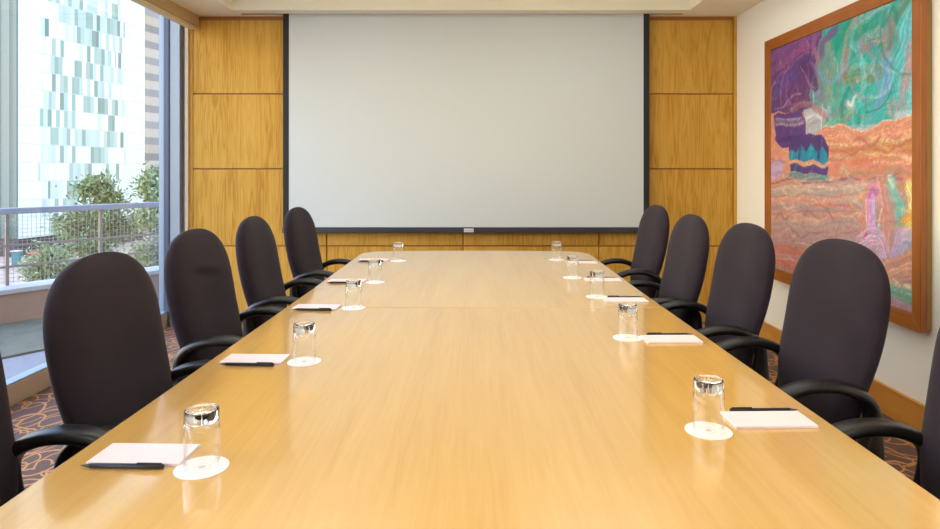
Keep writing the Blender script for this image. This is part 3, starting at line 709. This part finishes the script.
def expand(art):
    rd = random.Random(21)
    def arc(box, pal, n, wr, opr, r, ang=None):
        for _ in range(n):
            u, v = rd.uniform(box[0], box[1]), rd.uniform(box[2], box[3])
            if ang is None:
                a, da, rr = rd.uniform(0, 6.3), rd.choice((-1, 1)) * rd.uniform(.8, 2.0), rd.uniform(*r)
                p = [(u + rr * math.cos(a + da * k / 5), v + rr * math.sin(a + da * k / 5)) for k in range(6)]
                p = [(min(max(x, box[0] - .02), 1.02), min(max(y, box[2] - .01), 1.02)) for x, y in p]
            else:
                l = rd.uniform(*r); ph = rd.uniform(0, 6)
                p = [(u + l * k / 5, v + .012 * math.sin(ph + 1.3 * k) + ang * l * k / 5) for k in range(6)]
            yield ('S', rd.choice(pal), rd.uniform(*wr), rd.uniform(*opr), p)
    for it in art:
        if it[0] == 'XS':
            yield from arc((.40, 1.0, .60, 1.0), [(20, 150, 118), (60, 190, 170), (120, 210, 195), (170, 200, 190), (165, 140, 145), (90, 175, 140), (190, 205, 195), (120, 150, 195), (40, 120, 100), (185, 130, 110)], 58, (.012, .05), (.45, .8), (.06, .22))
        elif it[0] == 'XP':
            yield from arc((.02, .30, .74, .98), [(140, 85, 150), (165, 110, 165), (70, 42, 100), (95, 75, 155), (120, 60, 120), (185, 135, 170), (60, 60, 140)], 30, (.010, .035), (.5, .85), (.05, .15))
        elif it[0] == 'XH':
            yield from arc((.30, .98, .455, .555), [(245, 175, 130), (205, 115, 70), (240, 200, 150), (220, 140, 105), (190, 110, 90), (215, 150, 80)], 34, (.010, .03), (.5, .85), (.10, .32), .03)
        elif it[0] == 'XL':
            yield from arc((-.05, .72, .02, .44), [(205, 185, 160), (240, 165, 125), (165, 125, 140), (190, 150, 160), (225, 120, 95), (235, 195, 160), (150, 105, 95), (215, 150, 120), (175, 165, 150)], 85, (.010, .032), (.5, .85), (.10, .35), .0)
        else: yield it

def paint_canvas(nu, nv):
    rng = np.random.default_rng(3)
    H_, W_ = nv, nu
    vv, uu = np.meshgrid(np.linspace(0, 1, H_), np.linspace(0, 1, W_), indexing='ij')
    X = uu * 1.524; Z = vv * 1.59
    def smooth(n, amp):
        g = rng.normal(size=(n, n))
        i = np.linspace(0, n - 1.001, H_); j = np.linspace(0, n - 1.001, W_)
        a, b = i.astype(int), j.astype(int); fa, fb = (i - a)[:, None], (j - b)[None, :]
        fa = fa * fa * (3 - 2 * fa); fb = fb * fb * (3 - 2 * fb)
        return amp * (g[a][:, b] * (1 - fa) * (1 - fb) + g[a + 1][:, b] * fa * (1 - fb) + g[a][:, b + 1] * (1 - fa) * fb + g[a + 1][:, b + 1] * fa * fb)
    wx = smooth(14, .009) + smooth(40, .0028); wz = smooth(14, .009) + smooth(40, .0028)
    Xw, Zw = X + wx, Z + wz
    img = np.zeros((H_, W_, 3))
    grain = smooth(60, .5) + smooth(120, .5)
    for kind, col, w, op, pts in expand(ART):
        P = np.array(pts) * (1.524, 1.59)
        c = np.array(col, float); c = paint_tone(c)
        if kind == 'P':
            ins = np.zeros((H_, W_), bool)
            q = len(P)
            for i in range(q):
                (xa, za), (xb, zb) = P[i], P[(i + 1) % q]
                if za == zb: continue
                cr = ((za > Zw) != (zb > Zw)) & (Xw < (xb - xa) * (Zw - za) / (zb - za) + xa)
                ins ^= cr
            m = ins * op
            shade = 1 + .05 * grain
        else:
            pl = np.array(catmull(P, 7)) if len(P) > 2 else P
            best = np.full((H_, W_), 1e9); off = np.zeros((H_, W_)); along = np.zeros((H_, W_)); s0 = 0
            for a, b in zip(pl[:-1], pl[1:]):
                d = b - a; L = np.hypot(*d) + 1e-9
                t = np.clip(((Xw - a[0]) * d[0] + (Zw - a[1]) * d[1]) / L ** 2, 0, 1)
                ex, ez = Xw - a[0] - t * d[0], Zw - a[1] - t * d[1]
                dist = np.hypot(ex, ez); k = dist < best
                best = np.where(k, dist, best)
                off = np.where(k, (d[0] * ez - d[1] * ex) / L, off); along = np.where(k, s0 + t * L, along); s0 += L
            br = rng.normal(size=64)
            idx = np.clip((off / w + .5) * 40, 0, 60)
            i0 = idx.astype(int); f = idx - i0
            bris = br[i0] * (1 - f) + br[i0 + 1] * f
            edge = np.clip((w * .5 * (1 + .12 * bris) - best) / (.006 + .12 * w), 0, 1)
            m = edge * op * np.clip(.85 + .25 * bris + .15 * grain, .25, 1)
            shade = 1 + .09 * bris + .04 * grain
        img = img * (1 - m[..., None]) + np.clip(c[None, None] * shade[..., None], 0, 255) * m[..., None]
    # loose dry-brush flecks that follow the strokes of the two halves
    for _ in range(350):
        u0, v0 = rng.random(2)
        low = v0 < .55
        ang = rng.normal(0, .25) if low else rng.normal(1.1, .6)
        L = rng.uniform(.05, .20); w = rng.uniform(.004, .013)
        x0, z0 = u0 * 1.524, v0 * 1.59
        dx, dz = math.cos(ang), math.sin(ang)
        a0, a1 = max(0, int((z0 - .2) / 1.59 * H_)), min(H_, int((z0 + .2) / 1.59 * H_) + 1)
        b0, b1 = max(0, int((x0 - .2) / 1.524 * W_)), min(W_, int((x0 + .2) / 1.524 * W_) + 1)
        if a1 - a0 < 3 or b1 - b0 < 3: continue
        xs_, zs_ = Xw[a0:a1, b0:b1] - x0, Zw[a0:a1, b0:b1] - z0
        al = xs_ * dx + zs_ * dz; of = -xs_ * dz + zs_ * dx + .6 * al * al
        m = np.clip(1 - np.abs(al) / (L / 2), 0, 1) ** .5 * np.clip(1 - np.abs(of) / w, 0, 1) * .45
        base = img[min(H_ - 1, int(v0 * H_)), min(W_ - 1, int(u0 * W_))]
        c = np.clip(base * rng.uniform(.66, 1.38) + rng.normal(0, 20, 3), 0, 255)
        img[a0:a1, b0:b1] = img[a0:a1, b0:b1] * (1 - m[..., None]) + c * m[..., None]
    img = np.clip(img, 0, 255) / 255
    return np.where(img <= .04045, img / 12.92, ((img + .055) / 1.055) ** 2.4), grain

NU, NV = 250, 262
img, grain = paint_canvas(NU, NV)
verts = []; faces = []
cx_ = PX + .014 - 2.228
for j in range(NV):
    for i in range(NU):
        y = 4.71 - 1.524 * i / (NU - 1); z = .608 + 1.59 * j / (NV - 1)
        verts.append((cx_ + .0006 * float(grain[j, i]), y - py, z - pz))
for j in range(NV - 1):
    for i in range(NU - 1):
        a = j * NU + i; faces.append((a, a + 1, a + NU + 1, a + NU))
me = bpy.data.meshes.new('canvas'); me.from_pydata(verts, [], faces)
at = me.color_attributes.new('paint', 'FLOAT_COLOR', 'POINT')
at.data.foreach_set('color', np.concatenate([img.reshape(-1, 3), np.ones((NU * NV, 1))], 1).astype(np.float32).ravel())
t = NT('oil_paint'); va = t.n('ShaderNodeVertexColor', layer_name='paint')
bs = t.bsdf(Base_Color=va.outputs[0], Roughness=.5); bs.inputs['Specular IOR Level'].default_value = .25
nz = t.noise(t.coord(scale=(1, 1, 1)), 160, 3, .6); t.l(t.bump(nz, .15, .003), bs.inputs['Normal'])
me.materials.append(t.m)
for p in me.polygons: p.use_smooth = True
cv = link(bpy.data.objects.new('canvas', me), pic)

# ------------------------------------------------------------------ conference table
TY = 2.5
tab = tag(empty('conference_table', (0, TY, 0)), 'long honey-coloured wooden conference table with glossy veneer top and rounded far end', 'table')
def half_w(y):
    return float(np.interp(y, [.3, 1.1, 1.6, 3.1, 4.3], [.818, .815, .806, .788, .787]))
YE, YS, YSEAM = 4.578, .30, 2.68
def outline(ya, yb, round_far=False, round_near=False):
    right = []
    R = .21
    ys = list(np.linspace(ya, yb - (R if round_far else 0), 14))
    right = [(half_w(y), y) for y in ys]
    if round_far:
        w = half_w(yb - R)
        for k in range(1, 13):
            a = math.pi / 2 * k / 12
            right.append((w - R + R * math.cos(a) ** .95, yb - R + (R - .03) * math.sin(a)))
        for q in (.75, .5, .25): right.append(((w - R) * q, yb - .03 + .03 * (1 - q * q)))
        mid = [(0, yb)]
    else: mid = []
    left = [(-x, y) for x, y in reversed(right)]
    return right + mid + left
def top_part(name, ya, yb, far):
    bm = bmesh.new()
    pts = outline(ya, yb, far)
    lo = [bm.verts.new((x, y - TY, TT - .03)) for x, y in pts]
    hi = [bm.verts.new((x, y - TY, TT)) for x, y in pts]
    f = bm.faces.new(hi); f.material_index = 0
    f = bm.faces.new(lo[::-1]); f.material_index = 1
    n = len(pts)
    for i in range(n):
        f = bm.faces.new((lo[i], lo[(i + 1) % n], hi[(i + 1) % n], hi[i])); f.material_index = 1
    return obj(name, bm, [M['table'], M['table_edge']], tab, bevel=.004, seg=3)
top_part('tabletop', YS, YSEAM - .0007, False)
top_part('tabletop', YSEAM + .0007, YE, True)
for y in (1.15, 3.75):
    bm = bmesh.new()
    box(bm, -.26, .26, y - .22 - TY, y + .22 - TY, .06, TT - .0305)
    box(bm, -.29, .29, y - .25 - TY, y + .25 - TY, 0, .06)
    obj('pedestal', bm, M['table_edge'], tab, bevel=.004)
boxo('beam', (-.04, .04, 1.37 - TY, 3.53 - TY, .58, .70), M['table_edge'], tab)

# ------------------------------------------------------------------ chairs (local +x looks at the table)
def seat_bm():
    bm = bmesh.new()
    prof = [(-.245, .46), (-.21, .492), (-.05, .486), (.10, .490), (.19, .478), (.235, .435), (.225, .395), (.15, .382), (-.2, .385), (-.245, .41)]
    rings = []
    for y, s, dz in ((-.245, .80, .0), (-.238, .93, .0), (-.20, 1.0, .0), (-.1, 1.0, -.006), (0, 1.0, -.008), (.1, 1.0, -.006), (.20, 1.0, .0), (.238, .93, .0), (.245, .80, .0)):
        cx_, cz = 0, .425
        rings.append([((x - cx_) * (.94 + .06 * s), y, cz + (z - cz) * s + (dz if z > .44 else 0)) for x, z in prof])
    loft(bm, rings)
    return bm
def back_bm(crease=False):
    W, ex, rec, zt, hr, wb_ = .258, 2.56, .1685, 1.0874, .2271, .1696
    bm = bmesh.new(); rings = []
    N = 44
    zb = .395
    for k in range(54):
        s = k / 53
        z = zb + (zt - zb) * (1 - (1 - s) ** 1.7) if s < 1 else zt
        zr = zt - hr
        if z < zr:
            a = (z - zb) / (zr - zb); w = wb_ + (W - wb_) * math.sin(max(0, (z - .41) / (zr - .41)) * math.pi / 2) + .03 * math.exp(-((z - .42) / .09) ** 2); th = .040
            if a < .06: th *= .55 + .45 * math.sqrt(max(0, a / .06)); w *= .93 + .07 * math.sqrt(a / .06)
        else:
            q = (z - zr) / hr; w = W * max(.0005, 1 - q ** ex) ** (1 / ex); th = .040 * max(.02, 1 - q ** 3.2) ** .5
        x = -.18 - rec * (z - .44)
        x += .014 * math.exp(-((z - .62) / .12) ** 2)             # lumbar swell
        r = []
        for i in range(N):
            a = 2 * math.pi * i / N
            c, sn = math.cos(a), math.sin(a)
            dx = th * math.copysign(abs(c) ** (2 / 2.7), c); dy = w * math.copysign(abs(sn) ** (2 / 2.7), sn)
            if c > 0:
                dx += .018 * (dy / .26) ** 2 * c - .006 * c        # dished front
                if crease:
                    dx -= .012 * math.exp(-((z - .915 + .18 * dy) / .009) ** 2) * math.exp(-(dy / .10) ** 4) * c
                    dx += .006 * math.exp(-((z - .938 + .18 * dy) / .016) ** 2) * math.exp(-(dy / .11) ** 4) * c
            r.append((x + dx, dy, z))
        rings.append(r)
    loft(bm, rings)
    return bm
ARM = [(-.205, .42), (-.212, .50), (-.220, .575), (-.218, .632), (-.188, .670), (-.13, .693), (-.07, .698), (-.01, .690), (.055, .664), (.11, .632), (.145, .58), (.15, .51), (.13, .44)]
def arm_bm(s):
    bm = bmesh.new()
    n_ = len(ARM)
    pts = [np.array((x, s * (.249 - .016 * i / n_ + (-.03 if i < 1 else 0)), z)) for i, (x, z) in enumerate(ARM)]
    pts = catmull(pts, 5)
    sweep(bm, pts, lambda t: .024 + .012 * math.sin(math.pi * min(1, t * 1.15)) ** .7, lambda t: .018 + .034 * math.exp(-(t / .13) ** 2), (0, 1, 0), 14, 2.3)
    return bm
def strut_bm(s):
    bm = bmesh.new()
    tube(bm, [(-.12, s * .18, .384), (-.12, s * .225, .40), (-.13, s * .238, .46), (-.175, s * .244, .53)], .008, 8)
    return bm
def base_leg_bm(a):
    bm = bmesh.new()
    c, s_ = math.cos(a), math.sin(a)
    pts = [np.array((c * r, s_ * r, z)) for r, z in ((.02, .105), (.10, .10), (.2, .085), (.29, .07))]
    sweep(bm, pts, lambda t: .026 - .010 * t, lambda t: .018 - .007 * t, (-s_, c, 0), 10, 3)
    return bm
def caster_bm(a):
    bm = bmesh.new()
    c, s_ = math.cos(a) * .285, math.sin(a) * .285
    tube(bm, [(c, s_, .075), (c, s_, .045)], .007, 8)
    for k in (-1, 1):
        d = np.array((-math.sin(a), math.cos(a), 0)) * .014 * k
        p = np.array((c, s_, .027)) + d
        q = p + d * .9
        tube(bm, [p * .98 + q * .02, p, q, q + (q - p) * .02], [.02, .0265, .0265, .02], 14)
    return bm
proto = {}
def meshes():
    if proto: return
    def mk(name, bm, mat, smooth=True):
        o = obj(name, bm, mat, None, smooth); me = o.data; bpy.data.objects.remove(o); proto[name] = me
    mk('seat', seat_bm(), M['fabric']); mk('backrest', back_bm(), M['fabric']); mk('backrest_creased', back_bm(True), M['fabric'])
    for s, k in ((-1, 'a'), (1, 'b')):
        mk('armrest' + k, arm_bm(s), M['rubber']); mk('strut' + k, strut_bm(s), M['steel'])
    bm = bmesh.new(); lathe(bm, [(.045, .09), (.045, .15), (.028, .155), (.028, .26), (.018, .265), (.018, .37)], 20, cap=True)
    mk('column', bm, M['nylon'], False)
    bm = bmesh.new(); box(bm, -.17, .10, -.09, .09, .355, .395); box(bm, -.235, -.15, -.04, .04, .36, .40); box(bm, -.24, -.215, -.04, .04, .36, .60)
    mk('mechanism', bm, M['nylon'], False)
    for k in range(5):
        a = 2 * math.pi * k / 5 + .3
        mk('leg%d' % k, base_leg_bm(a), M['nylon']); mk('caster%d' % k, caster_bm(a), M['nylon'], False)
meshes()
def part(name, key, parent):
    return link(bpy.data.objects.new(name, proto[key]), parent)
def chair(x, y, yaw, label, group, crease=False, lift=0.0):
    t = tag(empty('conference_chair', (x, y, 0), yaw), label, 'chair', group)
    part('backrest', 'backrest_creased' if crease else 'backrest', t)
    part('seat', 'seat', t)
    for k in 'ab':
        a = part('armrest', 'armrest' + k, t); a.location.z = lift
        part('steel_strut', 'strut' + k, a)
    part('column', 'column', t); part('mechanism', 'mechanism', t)
    for k in range(5):
        l = part('base_leg', 'leg%d' % k, t); part('caster', 'caster%d' % k, l)
    return t
GL, GR = 'high-back chairs along the window side', 'high-back chairs along the painting side'
for x, y, a, lab in (
    (-.85, 1.22, 0.0, 'black high-back chair at the left frame edge, only its edge and armrest showing'),
    (-.763, 1.785, .014, 'largest black high-back chair on the window side, hiding part of the balcony'),
    (-.819, 2.507, -.015, 'black high-back chair on the window side with a crease across its backrest'),
    (-.834, 3.22, .013, 'black high-back chair fourth from the camera on the window side, before the wood panels'),
    (-.829, 3.987, -.056, 'farthest black high-back chair on the window side, overlapping the left screen border')):
    chair(x, y, a, lab, GL, 'crease' in lab, 0.0 if 'largest' in lab else .018)
for x, y, a, lab in (
    (.91, 1.34, 3.15, 'dark high-back chair at the right frame edge, only its edge and armrest showing'),
    (.942, 2.125, 3.168, 'largest dark high-back chair on the painting side, in front of the framed painting'),
    (.911, 2.785, 3.16, 'dark high-back chair on the painting side before the painting\'s far lower corner'),
    (.853, 3.345, 3.153, 'dark high-back chair on the painting side, second from the screen'),
    (.925, 4.239, 3.197, 'farthest dark high-back chair on the painting side, touching the screen\'s right border')):
    chair(x, y, a, lab, GR, False, -.014)

# ------------------------------------------------------------------ on the table: coasters, tumblers, notepads, pens
def tumbler_meshes():
    # upside-down: rim on the coaster, thick base on top
    bm = bmesh.new()
    lathe(bm, [(.0318, .0008), (.0331, .0), (.0342, .0008), (.0340, .02), (.0332, .06), (.0325, .090), (.0304, .090), (.0306, .06), (.0313, .02)], 40, closed=True)
    o = obj('wall', bm, M['glass_wall'], None, True); a = o.data; bpy.data.objects.remove(o)
    bm = bmesh.new()
    lathe(bm, [(.0006, .0890), (.010, .0892), (.022, .0906), (.0300, .0904), (.0325, .0906), (.0318, .1095), (.0300, .1142), (.026, .115), (.018, .1142), (.008, .1130), (.0006, .1127)], 40, closed=True)
    o = obj('base', bm, M['glass'], None, True); b = o.data; bpy.data.objects.remove(o)
    return a, b
def disc_mesh():
    bm = bmesh.new(); lathe(bm, [(.0005, 0), (.0495, 0), (.05, .0004), (.05, .0014), (.0495, .0018), (.0005, .0018)], 48, cap=True)
    o = obj('coaster', bm, M['coaster'], None, False); me = o.data; bpy.data.objects.remove(o); return me
(TW, TB), DM = tumbler_meshes(), disc_mesh()
def pad(x, y, rz, label, group):
    t = tag(empty('notepad', (x, y, TT), rz), label, 'notepad', group)
    boxo('backing_board', (-.0925, .0925, -.0445, .0445, .0003, .0013), M['board'], t)
    boxo('paper_block', (-.0925, .0925, -.0445, .0445, .0014, .0065), M['paper'], t, bevel=.0006)
def pen(x, y, rz, label, group):
    t = tag(empty('pen', (x, y, TT + .0052), rz), label, 'pen', group)
    bm = bmesh.new(); tube(bm, [(-.062, 0, 0), (-.061, 0, 0), (.045, 0, 0), (.081, 0, 0), (.082, 0, 0)], [.0040, .0045, .0047, .0045, .0035], 14)
    obj('barrel', bm, M['pen'], t, True)
    bm = bmesh.new(); tube(bm, [(-.0625, 0, 0), (-.070, 0, 0), (-.078, 0, 0), (-.0815, 0, 0)], [.0040, .0028, .0013, .0006], 12)
    obj('tip', bm, M['pen_tip'], t, True)
    bm = bmesh.new(); box(bm, .030, .078, -.0015, .0015, .0048, .0068); box(bm, .074, .078, -.0015, .0015, .003, .0068)
    obj('clip', bm, M['pen'], t)
ORD = ['nearest the camera', 'second from the camera', 'third from the camera', 'fourth from the camera', 'nearest the screen']
CL = [(-.528, 1.237), (-.512, 1.92), (-.506, 2.666), (-.512, 3.277), (-.487, 4.051)]
CR = [(.515, 1.412), (.523, 2.192), (.553, 2.903), (.521, 3.42), (.522, 4.096)]
PL = [(-.665, 1.289, -.03), (-.665, 1.938, -.03), (-.661, 2.672, -.06), (-.660, 3.306, -.02), (-.644, 4.07, 0)]
PR = [(.672, 1.468, .02), (.664, 2.167, .02), (.662, 2.819, .0), (.666, 3.34, .0), (.660, 3.97, 0)]
NL = [(-.681, 1.234, -.03), (-.671, 1.880, -.05), (-.668, 2.620, -.08), (-.673, 3.25, -.06), (-.656, 4.015, -.05)]
NR = [(.688, 1.5225, .02), (.677, 2.222, .03), (.677, 2.874, .0), (.675, 3.394, .0), (.672, 4.026, -.02)]
for side, C_, P_, N_ in (('window', CL, PL, NL), ('painting', CR, PR, NR)):
    for i in range(5):
        q = '%s side, %s' % (side, ORD[i])
        x, y = C_[i]
        o = link(bpy.data.objects.new('coaster', DM)); o.location = (x, y, TT + .0002)
        tag(o, 'round white paper coaster under a glass on the %s' % q, 'coaster', 'paper coasters on the table')
        o = empty('tumbler', (x, y, TT + .0022), .7 * i)
        link(bpy.data.objects.new('glass_wall', TW), o); link(bpy.data.objects.new('heavy_base', TB), o)
        tag(o, 'clear tumbler upside down on a white coaster, %s' % q, 'glass', 'upturned tumblers on the table')
        x, y, a = P_[i]
        pad(x, y, a, 'small blank white notepad on the %s' % q, 'notepads on the table')
        x, y, a = N_[i]
        pen(x, y, a + (math.pi if side == 'painting' else 0), 'black pen beside the notepad on the %s' % q, 'pens on the table')

# ------------------------------------------------------------------ balcony outside
D = Vector((.71, 1)).normalized(); Nn = Vector((-D.y, D.x))       # the balcony edge runs at an angle to the window
def along(p, s): return (p[0] + D.x * s, p[1] + D.y * s)
bm = bmesh.new()
f0 = (-4.07 + Nn.x * .13, 5.486 + Nn.y * .13)
q = [(XL - .06, -3.4), along(f0, -8.5), along(f0, 2.55), (XL - .06, along(f0, 2.55)[1])]
lo = [bm.verts.new((x, y, -.22)) for x, y in q]; hi = [bm.verts.new((x, y, -.02)) for x, y in q]
bm.faces.new(hi); bm.faces.new(lo[::-1])
for i in range(4): bm.faces.new((lo[i], lo[(i + 1) % 4], hi[(i + 1) % 4], hi[i]))
tag(obj('floor_balcony', bm, M['pave']), kind='structure')
bm = bmesh.new()
a0 = (-3.353, 4.518)
pa, pb = along(a0, -5.0), along(a0, 4.0)
wd = 1.25
q = [pa, pb, (pb[0] + Nn.x * wd, pb[1] + Nn.y * wd), (pa[0] + Nn.x * wd, pa[1] + Nn.y * wd)]
lo = [bm.verts.new((x, y, -.0195)) for x, y in q]; hi = [bm.verts.new((x, y, -.004)) for x, y in q]
bm.faces.new(hi); bm.faces.new(lo[::-1])
for i in range(4): bm.faces.new((lo[i], lo[(i + 1) % 4], hi[(i + 1) % 4], hi[i]))
tag(obj('floor_balcony_mat', bm, M['turf']), kind='structure')
e0 = Vector((-4.07, 5.486))
bm = bmesh.new()
c0 = e0 + Nn * .13
obox(bm, along(c0, -8.5), along(c0, 3.2), .13, -.02, .245)
par = tag(obj('wall_parapet', bm, M['parapet']), kind='structure')
bm = bmesh.new(); obox(bm, along(c0, -8.5), along(c0, 3.2), .15, .2455, .29)
obj('coping', bm, M['coping'], par, bevel=.006)

r0 = e0 + Nn * .21                     # railing line
rail = tag(empty('balcony_railing', (r0.x, r0.y, .29)), 'grey metal balcony railing with wire mesh infill outside the window', 'railing')
def L(s): return (D.x * s, D.y * s)
bm = bmesh.new(); obox(bm, L(-8.4), L(2.9), .035, .635, .69); obj('top_rail', bm, M['rail'], rail, bevel=.006)
for z in (.352, .165):
    bm = bmesh.new(); obox(bm, L(-8.4), L(2.9), .010, z - .010, z + .010); obj('mid_rail', bm, M['rail_thin'], rail)
for k in range(-10, 4):
    bm = bmesh.new(); obox(bm, L(.12 + .79 * k - .013), L(.12 + .79 * k + .013), .013, 0.001, .634); obj('post', bm, M['rail_thin'], rail)
bm = bmesh.new()
s = -8.4
while s < 2.9:
    obox(bm, L(s - .0015), L(s + .0015), .0015, .012, .634); s += .036
z = .03
while z < .63:
    obox(bm, L(-8.4), L(2.9), .0015, z - .0015, z + .0015); z += .036
obj('wire_mesh', bm, M['wire'], rail)

# ------------------------------------------------------------------ trees beyond the railing
def tree(x, y, zg, top, crown, label, leaf, seed, n, droop):
    rd = random.Random(seed)
    t = tag(empty('leafy_tree', (x, y, zg)), label, 'tree', 'trees beyond the balcony')
    bm = bmesh.new()
    tube(bm, [(0, 0, 0), (.05, .02, (top - zg) * .4), (-.03, 0, (top - zg) * .75), (0, 0, top - zg - .1)], [.22, .16, .09, .015], 10)
    tips = []
    for k in range(46):
        f = rd.random() ** .8
        z = (top - zg) - .15 - crown[1] * f
        a = rd.random() * 6.283
        r = crown[0] * (.14 + .86 * f ** .75) * rd.uniform(.5, 1.1)
        p0 = (0, 0, z); p1 = (r * .5 * math.cos(a), r * .5 * math.sin(a), z + .12 * r); p2 = (r * math.cos(a), r * math.sin(a), z + droop * r)
        tube(bm, [p0, p1, p2], [.035, .02, .006], 5)
        tips.append((p0, p1, p2))
    obj('trunk', bm, M['bark'], t, True)
    bm = bmesh.new()
    for i in range(n):
        p0, p1, p2 = tips[rd.randrange(len(tips))]
        f = rd.random() ** .6
        a, b = (p0, p1) if f < .5 else (p1, p2)
        g = (f * 2) % 1 if f < 1 else 1
        c = Vector([a[q] + (b[q] - a[q]) * g + rd.gauss(0, .12) for q in range(3)])
        d = Vector((p2[0], p2[1], rd.uniform(-.5, .6))).normalized() + Vector((rd.gauss(0, .5), rd.gauss(0, .5), rd.gauss(0, .35)))
        d.normalize()
        w = d.cross(Vector((rd.gauss(0, 1), rd.gauss(0, 1), rd.gauss(0, 1)))).normalized()
        l_, ww = rd.uniform(.07, .15), rd.uniform(.014, .026)
        vs = [bm.verts.new(c + q) for q in (-d * l_ * .5, w * ww, d * l_ * .5, -w * ww)]
        bm.faces.new(vs)
    obj('foliage', bm, M[leaf], t, recalc=False)
tree(-7.75, 13.3, -13, 1.36, (1.7, 4.2), 'green pointed tree behind the railing, left of the taller right-hand tree', 'leaf', 1, 26000, .05)
tree(-6.15, 12.6, -13, 1.50, (1.75, 4.2), 'green tree behind the railing beside the window jamb', 'leaf2', 2, 26000, .1)
tree(-9.75, 14.6, -13, -.32, (1.2, 2.0), 'lower bushy green tree behind the railing, farthest left', 'leaf2', 4, 9000, .0)

# ------------------------------------------------------------------ city beyond
struct('ground_street', (-160, -12.1, -40, 260, -13.4, -13), M['street'])
tw = tag(empty('office_tower', (-74.96, 105, -13), math.atan2(1, .27)), 'tall white panelled office tower filling the window view', 'building')
bm = bmesh.new(); box(bm, 0, 27.4, .01, 22, 3, 99); obj('panel_wall', bm, M['facade'], tw)
bm = bmesh.new(); box(bm, -.05, 27.3, .3, 21.8, 0, 3); obj('podium', bm, M['dark_glass'], tw)
# glazed end wall turned toward the camera: object X along the wall
ew = link(bpy.data.objects.new('glazed_end_wall', bpy.data.meshes.new('glazed_end_wall')), tw)
bm = bmesh.new(); box(bm, 0, 22, 0, .25, 3, 99); bmesh.ops.recalc_face_normals(bm, faces=bm.faces); bm.to_mesh(ew.data); bm.free()
ew.data.materials.append(M['teal_glass']); ew.rotation_euler = (0, 0, math.pi / 2); ew.location = (-.01, 0, 0)
bt = tag(empty('banded_building', (-86, 165, -13), math.atan2(1, .27)), 'beige banded concrete building right of the white tower', 'building')
bm = bmesh.new(); box(bm, 0, 40, 0, 20, 0, 90); obj('banded_wall', bm, M['band'], bt)
bm = bmesh.new(); box(bm, -.5, 40.5, -.5, 20.5, 90, 91); obj('roof_slab', bm, M['coping'], bt)
def kiosk(name, x, y, w, d, h, mat, label, cat):
    t = tag(empty(name, (x, y, -13)), label, cat)
    boxo('body', (-w / 2, w / 2, -d / 2, d / 2, 0, h), mat, t, bevel=.05)
    boxo('roof', (-w / 2 - .15, w / 2 + .15, -d / 2 - .15, d / 2 + .15, h, h + .15), M['coping'], t)
kiosk('street_kiosk', -68.2, 95.2, .9, .9, 2.2, M['teal'], 'small teal kiosk on the street seen through the railing mesh', 'kiosk')
t = tag(empty('market_umbrella', (-64.2, 94, -13)), 'small red market umbrella on the street below the balcony', 'umbrella')
bm = bmesh.new(); tube(bm, [(0, 0, 0), (0, 0, 2.4)], .05, 8); obj('pole', bm, M['rail'], t)
bm = bmesh.new(); lathe(bm, [(.03, 2.7), (.7, 2.45), (1.25, 2.1), (1.22, 2.08), (.68, 2.4), (.03, 2.62)], 8, closed=True); obj('canopy', bm, M['red'], t)

# ------------------------------------------------------------------ light, world, camera
def sun(name, d, e, col, ang):
    l = bpy.data.lights.new(name, 'SUN'); l.energy = e; l.color = col; l.angle = ang
    o = link(bpy.data.objects.new(name, l)); o.rotation_euler = Vector(d).to_track_quat('Z', 'Y').to_euler(); o.location = (20, -10, 30)
sun('sun', (.72, -.32, .62), SUN, (1, .97, .92), .01)
w = bpy.data.worlds.new('sky'); SC.world = w; w.use_nodes = True
nt = w.node_tree; nt.nodes.clear()
sk = nt.nodes.new('ShaderNodeTexSky'); sk.sky_type = 'PREETHAM'; sk.sun_direction = Vector((-.97, -.10, .30)).normalized(); sk.turbidity = 6
bg = nt.nodes.new('ShaderNodeBackground'); bg.inputs[1].default_value = SKY
ou = nt.nodes.new('ShaderNodeOutputWorld')
tn = nt.nodes.new('ShaderNodeMix'); tn.data_type = 'RGBA'; tn.blend_type = 'MULTIPLY'; tn.inputs[0].default_value = 1; tn.inputs[7].default_value = (.72, .96, 1.46, 1)
nt.links.new(sk.outputs[0], tn.inputs[6]); nt.links.new(tn.outputs[2], bg.inputs[0]); nt.links.new(bg.outputs[0], ou.inputs[0])

cam = bpy.data.cameras.new('camera'); co = link(bpy.data.objects.new('camera', cam))
co.location = (0, 0, 1.32); co.rotation_euler = (math.pi / 2, 0, 0)
cam.sensor_width = 36; cam.lens = 640 / 940 * 36
cam.shift_x = -5 / 940; cam.shift_y = -94.5 / 940
cam.clip_end = 500; cam.clip_start = .05
SC.camera = co
SC.view_settings.view_transform = 'Standard'; SC.view_settings.look = 'None'
SC.view_settings.gamma = 1; SC.view_settings.use_curve_mapping = False
SC.view_settings.exposure = EXPO
